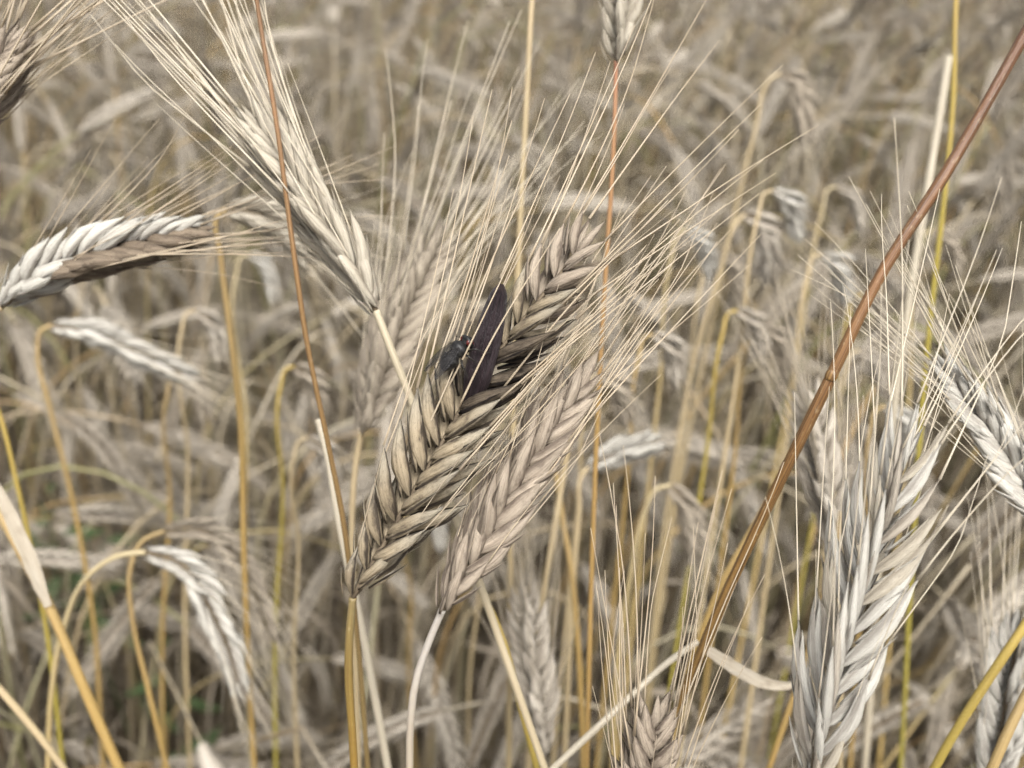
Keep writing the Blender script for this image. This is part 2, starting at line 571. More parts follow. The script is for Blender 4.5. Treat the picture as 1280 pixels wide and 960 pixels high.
def stem_mesh(pts_w, root, r_top, r_base, mat, ns=10, n=70, ridge=0.0, rmid=None):
    sm = catmull([p for p in pts_w], n, 1.8)
    sm = [np.array(p) - np.array(root) for p in sm]
    rr = [r_top + (r_base - r_top) * ((i / (n - 1)) ** 1.8) ** 0.8 for i in range(n)]
    rr = [r * (1 + 0.035 * math.sin(i * 0.7 + r_top * 3e4) + 0.02 * math.sin(i * 2.1)) for i, r in enumerate(rr)]
    V, F, UV = tube_data(sm, rr, ns, ridge)
    return MB().add(V, F, [(u, 1 - v ** 1.8) for u, v in UV]).mesh('stem', [mat])


def hero_plant(label, ear_px, stem_px, fm='cream', am='awn_pale', stem=None, nodes=26, spread=26, front=14, size=1.0, awn=1.0,
               awn_mix=0.5, roll=0, r_top=0.9, r_base=1.7, seed=1, slim=1.0, elong=1.0, twist=0.0, group=None, extra=None, awn_jit=0.07, under=None, recolour=None, cross=0.0002):
    """a rye plant with its ear and stem laid through measured points; ear_px base->tip, stem_px from the ear base downwards"""
    rng = random.Random(seed)
    ear_pts = [P(*q) for q in ear_px]
    st = ground_run([P(*q) for q in stem_px])
    rootp = Vector((st[-1].x, st[-1].y, 0.0))
    root = link('rye_plant', None)
    root.location = rootp
    root.empty_display_size = 0.02
    tag(root, label, 'rye', group)
    link('stem', stem_mesh([Vector(p) for p in st], rootp, r_top * 1e-3, r_base * 1e-3, stem or M['field_stem']), root)
    axis = catmull(ear_pts, 24)
    base = Vector(axis[0])
    loc = [Vector(a) - base for a in axis]
    V, F, UV = tube_data(loc, [0.00062 * size * (1 - 0.5 * i / 23) * (1.2 if i % 2 else 0.8) for i in range(24)], 6)
    ear = link('ear', MB().add(V, F, UV).mesh('ear', [M['rachis']]), root, Matrix.Translation(base - rootp))
    T = (loc[-1] - loc[0]).normalized()
    S = Quaternion(T, R(roll)) @ (T.cross(-FWD)).normalized()
    items = ear_layout(loc, nodes, rng, S, spread, front, size, awn, awn_mix, elong, twist, awn_jit, cross)
    meshes = hero_meshes(fm, am, slim, elong)
    for kind, var, m in items:
        if extra and extra(kind, m, ear):
            continue
        src = meshes
        if recolour and kind != 'awn':
            k_ = recolour(proj(rootp + ear.location + m.translation + m.col[2].xyz * 0.005), m.col[2].xyz)
            if k_:
                src = hero_meshes(k_, am, slim, elong)
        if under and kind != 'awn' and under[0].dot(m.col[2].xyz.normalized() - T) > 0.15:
            src = hero_meshes(under[1], am, slim, elong)      # brown underside husks; the shade under the ear is in this colour too
        o = bpy.data.objects.new(kind, src[kind][var])
        COL.objects.link(o)
        o.parent = ear
        o.matrix_basis = m
    return root, ear


# ------------------------------------------------------------------ the plants standing in front
G = lambda *a: a
st_main = stem_mat('stem_main', [(0.0, (0.30, 0.20, 0.06)), (0.85, (0.36, 0.22, 0.045)), (0.955, (0.40, 0.23, 0.04)), (0.985, (0.27, 0.19, 0.06)), (1.0, (0.24, 0.185, 0.085))], 0.55)
st_second = stem_mat('stem_second', [(0.0, (0.36, 0.26, 0.10)), (0.86, (0.44, 0.26, 0.05)), (0.93, (0.44, 0.29, 0.10)), (0.965, (0.50, 0.42, 0.31)), (1.0, (0.50, 0.46, 0.41))], 0.2)
st_pale = stem_mat('stem_pale', [(0.0, (0.40, 0.30, 0.12)), (0.70, (0.45, 0.27, 0.06)), (0.80, (0.46, 0.35, 0.17)), (0.90, (0.52, 0.43, 0.28)), (1.0, (0.54, 0.47, 0.34))], 0.2)
st_tan = stem_mat('stem_tan', [(0.0, (0.34, 0.26, 0.12)), (0.6, (0.44, 0.34, 0.17)), (1.0, (0.54, 0.43, 0.26))], 0.2)
st_orange = stem_mat('stem_orange', [(0.0, (0.32, 0.24, 0.11)), (0.7, (0.38, 0.26, 0.09)), (0.93, (0.43, 0.29, 0.10)), (1.0, (0.45, 0.33, 0.16))], 0.3)
st_rust = stem_mat('stem_rust', [(0.0, (0.24, 0.18, 0.07)), (0.70, (0.25, 0.20, 0.085)), (0.80, (0.28, 0.225, 0.10)), (0.85, (0.28, 0.19, 0.075)), (0.90, (0.29, 0.165, 0.055)), (0.95, (0.24, 0.12, 0.05)), (1.0, (0.16, 0.075, 0.042))], 0.8, (0.085, 0.042, 0.02), 0.34)
st_red = stem_mat('stem_red', [(0.0, (0.34, 0.24, 0.09)), (0.7, (0.40, 0.26, 0.09)), (0.93, (0.44, 0.28, 0.10)), (0.99, (0.42, 0.22, 0.12)), (1.0, (0.40, 0.18, 0.11))], 0.25)
st_thin = stem_mat('stem_thin', [(0.0, (0.20, 0.15, 0.06)), (0.62, (0.22, 0.17, 0.07)), (0.80, (0.23, 0.18, 0.075)), (0.88, (0.25, 0.175, 0.07)), (0.94, (0.27, 0.155, 0.06)), (1.0, (0.28, 0.14, 0.065))], 0.6, (0.11, 0.065, 0.03))
st_olive = stem_mat('stem_olive', [(0.0, (0.28, 0.22, 0.07)), (0.7, (0.30, 0.27, 0.06)), (0.9, (0.40, 0.33, 0.06)), (1.0, (0.46, 0.33, 0.09))], 0.2)
st_white = stem_mat('stem_white', [(0.0, (0.40, 0.33, 0.22)), (0.6, (0.50, 0.43, 0.31)), (1.0, (0.56, 0.50, 0.39))], 0.3, (0.26, 0.20, 0.12), 0.5)
st_nod = stem_mat('stem_nod', [(0.0, (0.42, 0.27, 0.08)), (0.7, (0.52, 0.36, 0.12)), (0.93, (0.52, 0.40, 0.19)), (1.0, (0.52, 0.43, 0.26))], 0.15)

MAIN_AX = [(441, 747, .200), (474, 690, .199), (531, 592, .198), (601, 472, .198), (676, 372, .198), (738, 298, .199)]
ERGOT_AT = P(607, 455, .1955)


def skip_near_ergot(kind, m, ear):
    """the ergot has pushed the husks in front of it aside"""
    if kind == 'awn':
        return False
    o = ear.parent.location + ear.location
    for t in (0.003, 0.007, 0.011):
        q = proj(o + m.translation + m.col[2].xyz * t)
        k = max(0.0, min(1.0, (505 - q[1]) / 148))
        if 350 < q[1] < 495 and abs(q[0] - (588 + 39 * k)) < 17 and q[2] < 0.1995:
            return True
    return False


def main_tone(q, d):
    """mould is thickest round the ergot; brown husks on the right flank above it"""
    if math.hypot(q[0] - 622, q[1] - 462) < 52 or (q[0] - 441) * 0.83 + (q[1] - 747) * 0.55 > 30 and 380 < q[1] < 470:
        return 'sooty'
    if q[1] < 400 and (q[0] - 601) * 0.80 + (q[1] - 472) * 0.60 > 12:
        return 'brown'
    if q[1] < 365:
        return 'second'
    return None


main_root, main_ear = hero_plant('weathered grey-brown rye ear carrying the dark ergot and the fly, in the middle', MAIN_AX,
    [(441, 747, .200), (437, 790, .202), (436, 850, .206), (440, 910, .211), (443, 965, .216)], 'main', 'awn', st_main,
    nodes=29, spread=33, front=12, size=0.98, awn=0.98, awn_mix=0.6, cross=0.0, roll=-20, slim=0.80, r_top=0.75, r_base=1.6, seed=11, extra=skip_near_ergot, recolour=main_tone)

hero_plant('pinkish tan rye ear just right of and below the ergot ear', [(553, 762, .203), (590, 695, .203), (640, 605, .204), (690, 528, .206), (722, 482, .208)],
    [(553, 762, .203), (537, 800, .205), (520, 850, .208), (513, 905, .212), (512, 965, .217)], 'second', 'awn', st_second,
    nodes=21, spread=19, front=14, size=1.06, cross=0.0005, slim=0.9, awn=0.92, awn_mix=0.62, roll=14, r_top=0.72, r_base=1.5, seed=23)

hero_plant('pale cream rye ear slanting up to the left with wide fanned awns', [(470, 388, .226), (440, 335, .226), (392, 262, .227), (345, 195, .228), (325, 165, .229)],
    [(470, 388, .226), (490, 440, .227), (514, 500, .229), (556, 610, .233), (600, 730, .238), (642, 850, .243), (682, 965, .250)], 'cream', 'awn_pale', st_pale,
    nodes=25, spread=15, front=11, size=1.0, awn=1.3, awn_mix=0.40, roll=20, r_top=0.8, r_base=1.6, seed=35, slim=0.75, elong=1.2)

hero_plant('blurred beige rye ear standing right behind the ergot ear', [(452, 540, .285), (470, 480, .283), (500, 400, .281), (540, 310, .28)],
    [(452, 540, .285), (446, 570, .288), (440, 640, .293), (443, 760, .303), (448, 965, .325)], 'grey', 'awn_pale', st_tan,
    nodes=26, spread=22, front=14, size=1.1, awn=1.1, awn_mix=0.5, roll=30, r_top=0.8, r_base=1.6, seed=41)

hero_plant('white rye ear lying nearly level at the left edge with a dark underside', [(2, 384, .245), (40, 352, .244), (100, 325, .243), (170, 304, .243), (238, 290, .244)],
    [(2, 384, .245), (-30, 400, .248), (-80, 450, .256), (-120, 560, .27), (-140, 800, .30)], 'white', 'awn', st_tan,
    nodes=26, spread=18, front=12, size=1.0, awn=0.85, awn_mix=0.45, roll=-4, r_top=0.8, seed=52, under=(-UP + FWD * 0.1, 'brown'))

hero_plant('large bleached rye ear with loose long husks at lower right', [(1008, 1000, .186), (1030, 900, .184), (1060, 790, .183), (1098, 670, .183), (1132, 560, .184)],
    [(1008, 1000, .186), (1000, 1040, .188), (990, 1100, .193), (985, 1200, .203)], 'white', 'awn_pale', st_pale,
    nodes=23, spread=18, front=13, size=0.96, awn=0.85, awn_mix=0.30, roll=12, r_top=0.8, seed=64, slim=0.52, elong=1.4, awn_jit=0.09,
    recolour=lambda q, d: ('field_ear', None, None, 'cream', None)[int(q[0] * 3.7 + q[1] * 1.3) % 5])

hero_plant('bright white rye ear cut by the right edge leaning left', [(1318, 668, .222), (1285, 610, .221), (1245, 545, .220), (1205, 492, .219), (1190, 470, .219)],
    [(1318, 668, .222), (1335, 720, .225), (1350, 800, .231), (1350, 960, .245)], 'white', 'awn_pale', st_pale,
    nodes=28, spread=14, front=11, size=0.98, awn=0.8, awn_mix=0.35, roll=-25, seed=77, slim=0.85)

hero_plant('rye ear tip poking up from the bottom edge with fine tan awns', [(800, 1080, .216), (806, 1010, .213), (812, 950, .211), (818, 905, .21)],
    [(800, 1080, .216), (797, 1130, .221), (795, 1250, .235)], 'second', 'awn', st_tan,
    nodes=18, spread=24, front=16, size=0.92, awn=0.95, awn_mix=0.72, roll=5, seed=83)

hero_plant('blurred whitish rye ear in the lower right corner behind stems', [(1238, 985, .275), (1250, 920, .273), (1262, 850, .272), (1275, 790, .272)],
    [(1238, 985, .275), (1235, 1020, .279), (1230, 1100, .29)], 'white', 'awn_pale', st_tan,
    nodes=22, spread=20, front=14, size=1.0, awn=0.85, awn_mix=0.4, roll=40, seed=91)

hero_plant('pale rye ear base hanging in at the top edge on an orange stem', [(770, 76, .252), (774, 30, .250), (779, -60, .247), (786, -180, .244)],
    [(770, 76, .252), (769, 130, .254), (765, 220, .258), (757, 340, .264), (748, 500, .273), (740, 700, .287), (733, 965, .31)], 'cream', 'awn_pale', st_red,
    nodes=24, spread=15, front=11, size=0.92, awn=1.0, roll=35, slim=0.85, r_top=0.5, r_base=1.5, seed=104)

hero_plant('rye ear off the upper left corner with long tan awns fanning right', [(-95, 235, .232), (-60, 175, .231), (-20, 110, .230), (12, 62, .229)],
    [(-95, 235, .232), (-110, 280, .235), (-125, 400, .243), (-130, 650, .265)], 'second', 'awn', st_tan,
    nodes=26, spread=22, front=14, size=1.0, awn=1.3, awn_mix=0.35, roll=10, seed=116)

hero_plant('nodding silvery rye ear hanging from an arched yellow stem at lower left', [(182, 690, .335), (222, 703, .336), (262, 760, .338), (285, 810, .341), (300, 862, .345)],
    [(182, 690, .335), (150, 694, .335), (108, 722, .337), (78, 790, .342), (65, 860, .35), (60, 965, .362)], 'white', 'awn_pale', st_nod,
    nodes=28, spread=13, front=10, size=0.85, awn=0.55, awn_mix=0.6, roll=70, r_top=0.8, seed=121, slim=0.85)

hero_plant('second nodding rye ear arching behind the silvery one at lower left', [(205, 664, .375), (250, 662, .376), (292, 692, .378), (318, 742, .381), (338, 800, .385)],
    [(205, 664, .375), (178, 676, .375), (163, 710, .376), (165, 770, .38), (185, 860, .388), (210, 965, .40)], 'grey', 'awn_pale', st_orange,
    nodes=28, spread=13, front=10, size=0.85, awn=0.55, awn_mix=0.6, roll=70, r_top=0.8, seed=133, slim=0.85)

hero_plant('blurred silvery rye ear drooping right, left of the thin stem', [(65, 407, .44), (110, 415, .44), (170, 440, .443), (235, 470, .447)],
    [(65, 407, .44), (52, 412, .44), (47, 440, .442), (60, 500, .45), (85, 600, .465), (115, 760, .49), (130, 965, .53)], 'white', 'awn_pale', st_orange,
    nodes=24, spread=14, front=10, size=1.0, awn=0.8, roll=60, seed=140)

hero_plant('small hooked rye ear on an arched cream stem right of centre', [(838, 607, .42), (852, 622, .42), (862, 650, .422), (868, 690, .426)],
    [(838, 607, .42), (822, 610, .42), (806, 640, .423), (788, 720, .432), (772, 830, .445), (765, 965, .465)], 'grey', 'awn_pale', st_nod,
    nodes=18, spread=14, front=10, size=0.9, awn=0.7, roll=70, seed=151)

hero_plant('short white rye ear lying level, out of focus right of centre', [(735, 585, .40), (762, 570, .40), (790, 562, .40), (815, 556, .402)],
    [(735, 585, .40), (730, 590, .40), (724, 640, .405), (715, 760, .42), (705, 965, .45)], 'white', 'awn_pale', st_tan,
    nodes=16, spread=20, front=12, size=0.85, awn=0.35, roll=60, seed=163)

hero_plant('blurred upright bristly rye ear at bottom centre', [(678, 945, .33), (672, 880, .327), (662, 800, .325), (655, 745, .324)],
    [(678, 945, .33), (680, 990, .335), (680, 1100, .35)], 'field_ear', 'awn_field', st_tan,
    nodes=24, spread=22, front=14, size=0.95, awn=0.8, roll=40, seed=170)

hero_plant('blurred beige rye ear behind the rust-brown diagonal stem', [(1045, 690, .31), (1035, 630, .309), (1022, 560, .308), (1010, 500, .308)],
    [(1045, 690, .31), (1048, 740, .314), (1050, 850, .325), (1050, 965, .34)], 'field_ear', 'awn_field', st_tan,
    nodes=24, spread=20, front=14, size=0.95, awn=0.9, roll=25, seed=181)

hero_plant('soft pale rye ear arching between the level left ear and cream ear', [(283, 262, .31), (320, 268, .31), (352, 285, .312), (378, 312, .315)],
    [(283, 262, .31), (274, 268, .31), (276, 320, .314), (286, 400, .321), (300, 520, .332), (305, 700, .352), (318, 965, .39)], 'cream', 'awn_pale', st_orange,
    nodes=20, spread=14, front=10, size=0.9, awn=0.7, roll=70, seed=190)

hero_plant('brown hooked rye ear hanging beside blurred stems right of centre', [(930, 268, .46), (946, 275, .46), (956, 300, .462), (962, 345, .466)],
    [(930, 268, .46), (920, 280, .46), (900, 340, .466), (870, 440, .478), (840, 600, .50), (800, 965, .57)], 'field_ear', 'awn_field', st_tan,
    nodes=18, spread=14, front=10, size=0.95, awn=0.6, roll=70, seed=201)

hero_plant('hooked rye ear at upper right hanging from a tan arched stem', [(975, 92, .55), (990, 98, .55), (1000, 125, .552), (1006, 168, .556)],
    [(975, 92, .55), (964, 98, .55), (945, 160, .556), (920, 260, .57), (890, 400, .59), (850, 600, .63), (800, 965, .74)], 'grey', 'awn_pale', st_tan,
    nodes=20, spread=14, front=10, size=1.0, awn=0.7, roll=70, seed=214)


# ------------------------------------------------------------------ bare stalks crossing the view
def stalk(label, px, mat, r_top, r_base, ridge=0.0, node_at=None, leaf=None, cut=False, ground_end=True):
    pts = [P(*q) for q in px]
    st = ground_run(pts) if ground_end else pts
    rootp = Vector((st[-1].x, st[-1].y, 0 if ground_end else st[-1].z))
    root = link('rye_stalk', None)
    root.location = rootp
    root.empty_display_size = 0.02
    tag(root, label, 'stalk')
    link('stem', stem_mesh([Vector(p) for p in st], rootp, r_top * 1e-3, r_base * 1e-3, mat, 24 if ridge else 12, 110, ridge), root)
    for q, rr in node_at or ():
        a, b = P(*q[0]) - rootp, P(*q[1]) - rootp
        pts2 = [a.lerp(b, t) for t in np.linspace(0, 1, 7)]
        V, F, UV = tube_data([tuple(p) for p in pts2], [rr * 1e-3 * k for k in (0.9, 1.02, 1.12, 1.16, 1.12, 1.02, 0.9)], 16)
        link('node', MB().add(V, F, [(u, 0.9) for u, v in UV]).mesh('node', [mat]), root)
    for lp, wd, lm in leaf or ():
        leaf_blade([P(*q) for q in lp], wd, lm, root, rootp)
    return root


def leaf_blade(pts, wd, mat, root, rootp, n=20, twist=2.0, seed=3):
    rng = random.Random(seed)
    sm = catmull([p - rootp for p in pts], n)
    ws = [wd * (0.5 + 0.5 * min(1, i / 4)) * max(0.06, 1 - (i / (n - 1)) ** 2.2) for i in range(n)]
    nr = [Quaternion(FWD, twist * i / n) @ (Vector((0.2, -0.5, 0.8))) for i in range(n)]
    V, F, UV = ribbon_data(sm, ws, nr, 0.22, rng)
    return link('leaf', MB().add(V, F, UV).mesh('leaf', [mat]), root)


stalk('thick rust-brown ribbed stalk slanting across the right side', [(1310, -10, .196), (1280, 45, .197), (1180, 220, .199), (1100, 345, .200), (1040, 468, .202), (1005, 540, .206), (960, 632, .213), (905, 748, .224), (862, 850, .236), (815, 965, .252)],
      st_rust, 0.95, 1.5, 0.06, [(((1043, 462, .2019), (1036, 476, .2021)), 1.02)])
stalk('thin orange to olive stalk running down the left of the cream ear', [(316, -40, .214), (321, 0, .215), (345, 150, .217), (365, 300, .220), (384, 430, .224), (408, 545, .229), (428, 645, .235), (445, 780, .245), (460, 965, .262)],
      st_thin, 0.42, 1.5)
stalk('pale straw stalk rising to the top edge above the ergot', [(668, -40, .295), (665, 0, .296), (658, 130, .30), (652, 240, .305), (646, 380, .312), (640, 600, .328), (636, 965, .37)], st_tan, 0.75, 1.6)
stalk('white dry stalk slanting up from the bottom edge', [(872, 802, .262), (835, 828, .260), (780, 878, .257), (735, 920, .256), (690, 962, .256), (650, 1000, .257)], st_white, 0.75, 1.4, 0,
      None, [([(872, 806, .262), (900, 824, .264), (945, 850, .268), (985, 856, .272), (1030, 822, .278)], 0.0035, M['leaf_pale'])])
stalk('slim yellow-green stalk at upper right behind the rust-brown stalk', [(1197, -30, .35), (1195, 0, .35), (1191, 130, .355), (1180, 250, .36), (1168, 350, .367), (1155, 480, .378), (1140, 700, .40), (1125, 965, .44)], st_olive, 0.75, 1.5)
stalk('pale cream sheathed stalk left of the yellow-green one at upper right', [(1186, 70, .345), (1178, 120, .347), (1160, 230, .352), (1140, 350, .36), (1125, 450, .37), (1105, 620, .39), (1080, 965, .44)], st_white, 1.3, 1.8)
stalk('cut pale stalk with a broken white top left of the ergot ear', [(398, 524, .262), (408, 560, .263), (420, 630, .266), (436, 710, .270), (455, 800, .275), (485, 962, .288)], st_white, 0.95, 1.6)
stalk('broad orange and cream leaning stalk at the left edge', [(-40, 560, .295), (0, 640, .295), (60, 755, .297), (105, 860, .302), (155, 975, .31)], st_orange, 1.35, 2.0, 0, None,
      [([(60, 758, .295), (20, 660, .292), (-10, 600, .291), (-60, 520, .29)], 0.004, M['leaf_pale'])])
stalk('yellow stalk crossing the lower right corner ear', [(1330, 700, .235), (1285, 775, .235), (1235, 850, .238), (1185, 930, .243), (1160, 975, .247)], st_olive, 1.0, 1.6)
stalk('short orange stalk cutting the bottom right corner', [(1330, 780, .215), (1288, 858, .216), (1262, 910, .218), (1238, 965, .221)], st_orange, 1.0, 1.6)
stalk('kinked orange stalk left of the large bleached ear', [(1052, 640, .29), (1040, 705, .292), (1022, 770, .296), (1006, 830, .30), (985, 890, .306), (960, 965, .315)], st_orange, 0.8, 1.5)
stalk('orange stalk crossing behind the rust-brown stalk below centre right', [(1020, 500, .297), (998, 548, .30), (955, 634, .305), (898, 738, .312), (864, 830, .32), (830, 965, .335)], st_orange, 0.85, 1.5)
stalk('orange stalk below the pinkish ear running to the bottom', [(600, 735, .255), (625, 790, .258), (650, 880, .264), (672, 965, .272)], st_olive, 0.75, 1.4)
stalk('orange blurred stalk right of the pinkish ear', [(695, 590, .36), (702, 640, .364), (715, 720, .37), (722, 800, .378), (730, 965, .40)], st_orange, 0.95, 1.6)
stalk('tan blurred stalk touching the tip of the pinkish ear', [(712, 545, .33), (703, 600, .334), (690, 680, .34), (675, 770, .35), (660, 965, .375)], st_tan, 0.95, 1.6)
stalk('olive leaning stalk at the lower left edge', [(-20, 470, .34), (0, 520, .342), (20, 600, .347), (38, 680, .354), (60, 800, .366), (80, 965, .385)], st_olive, 0.7, 1.4)
stalk('straw stalk leaning in from the bottom left corner', [(-50, 810, .30), (0, 862, .303), (45, 915, .308), (90, 975, .315)], st_tan, 1.0, 1.6)

# blurred straws of the plants close behind, most of them leaning up to the right
ORDN = ['first', 'second', 'third', 'fourth', 'fifth', 'sixth', 'seventh', 'eighth', 'ninth', 'tenth', 'eleventh', 'twelfth', 'thirteenth', 'fourteenth']
mr = random.Random(31)
right = [(690, 735, 480), (745, 800, 430), (770, 842, 300), (795, 880, 330), (822, 905, 400), (845, 950, 250), (868, 935, 420), (895, 1030, 245), (925, 1010, 330), (958, 1062, 380), (1000, 1058, 450), (1062, 1090, 520), (1098, 1150, 300)]
for i_, (xb, xt, yt) in enumerate(right):
    d = mr.uniform(.40, .62)
    k = 0.16 * d
    px = [(xt, yt, d), (xt + (xb - xt) * .25, yt + (960 - yt) * .28, d + k * .3), (xt + (xb - xt) * .6, yt + (960 - yt) * .62, d + k * .65), (xb, 965, d + k)]
    px = [(xt + 16, yt - 12, d), (xt + 6, yt - 9, d)] + [(xt - 1, yt + 14, d)] + px[1:]
    hero_plant('blurred hooked rye on leaning straw right of the pinkish ear, %s from left' % ORDN[i_], [(xt + 16, yt - 12, d), (xt + 30, yt - 4, d), (xt + 40, yt + 14, d + .004), (xt + 46, yt + 40, d + .008)],
               px, ('grey', 'field_ear', 'white')[i_ % 3], 'awn_field', (st_tan, st_orange, st_nod, st_tan, st_olive)[i_ % 5], nodes=13, spread=15, front=11, size=0.75, awn=0.5, awn_mix=0.6, roll=60, r_top=0.7, r_base=1.9, seed=300 + i_)
left = [(205, 210, 480), (238, 228, 400), (318, 296, 330), (345, 352, 470), (372, 368, 560), (520, 505, 640), (585, 600, 640)]
for i_, (xb, xt, yt) in enumerate(left):
    d = mr.uniform(.42, .6)
    k = 0.16 * d
    px = [(xt, yt, d), (xt + (xb - xt) * .3 + 4, yt + (960 - yt) * .3, d + k * .3), (xt + (xb - xt) * .6 - 3, yt + (960 - yt) * .6, d + k * .6), (xb, 965, d + k)]
    px = [(xt + 16, yt - 12, d), (xt + 6, yt - 9, d)] + [(xt - 1, yt + 14, d)] + px[1:]
    hero_plant('blurred hooked rye on upright straw left of the pinkish ear, %s from left' % ORDN[i_], [(xt + 16, yt - 12, d), (xt + 30, yt - 4, d), (xt + 40, yt + 14, d + .004), (xt + 46, yt + 40, d + .008)],
               px, ('grey', 'field_ear', 'white')[i_ % 3], 'awn_field', (st_orange, st_tan, st_nod, st_olive, st_tan)[i_ % 5], nodes=13, spread=15, front=11, size=0.75, awn=0.5, awn_mix=0.6, roll=60, r_top=0.7, r_base=1.9, seed=300 + i_)

# ------------------------------------------------------------------ ergot grain in the main ear
def ergot():
    N = NT('ergot')
    st = N.n('ShaderNodeTexNoise', {'Vector': uvvec(N, 15, 1.5, False), 'Scale': 1.0, 'Detail': 4.0, 'Roughness': 0.65})
    bl = N.n('ShaderNodeTexNoise', {'Vector': uvvec(N, 5, 6, False), 'Scale': 1.0, 'Detail': 4.0})
    uv = N.n('ShaderNodeUVMap')
    sp = N.n('ShaderNodeSeparateXYZ', {0: uv.outputs[0]})
    c = N.mix(N.ramp(st.outputs[0], [(0.35, 0), (0.7, 1)]), (0.006, 0.0035, 0.0045), (0.050, 0.030, 0.035))
    c = N.mix(N.math('MULTIPLY', N.ramp(bl.outputs[0], [(0.52, 0), (0.7, 1)]), 0.5), c, (0.034, 0.024, 0.027))
    c = N.mix(N.ramp(sp.outputs[1], [(0.93, 0), (1.0, 0.6)]), c, (0.10, 0.065, 0.055))
    mt = N.finish(c, 0.42, st.outputs[0], 1.0, 0.0014, 0, 0.45)
    base = main_root.location + main_ear.location
    pts = catmull([P(588, 508, .1970), P(597, 470, .1956), P(609, 425, .1950), P(620, 382, .1948), P(627, 355, .1948)], 26)
    pts = [p - np.array(base) for p in pts]
    rr = [0.00245 * min(1, 0.55 + 0.5 * (i / 7)) * (1 - max(0, (i - 13) / 12) ** 1.8 * 0.55) for i in range(26)]
    rr[-1] *= 0.35
    rr[-2] *= 0.8
    V, F, UV = tube_data(pts, rr, 24, 0.09, 3)
    o = link('ergot', MB().add(V, F, UV).mesh('ergot', [mt]), main_ear)
    o['label'] = 'dark purple-black horn of ergot standing out of the ear'


ergot()


def crossing_awns():
    base = main_root.location + main_ear.location
    for a, b, bow, push in (((540, 522, .1995), (655, 290, .189), 3, .0045), ((574, 508, .1935), (700, 285, .188), -4, .002),
                            ((530, 500, .1995), (640, 150, .194), 4, -.001), ((545, 505, .1995), (712, 118, .192), -6, -.001),
                            ((625, 490, .1995), (835, 250, .189), -4, .003), ((512, 580, .1995), (600, 380, .191), 3, .002)):
        p0, p1 = P(*a) - base, P(*b) - base
        mid = p0.lerp(p1, 0.35) + RIGHT * bow * 1.4e-4 + UP * bow * -1e-4 - FWD * push
        V, F, UV = tube_data(catmull([p0, mid, p1], 14), [0.00024 - 0.00017 * (i / 13) for i in range(14)], 5)
        link('awn', MB().add(V, F, UV).mesh('awn', [M['awn']]), main_ear)


crossing_awns()

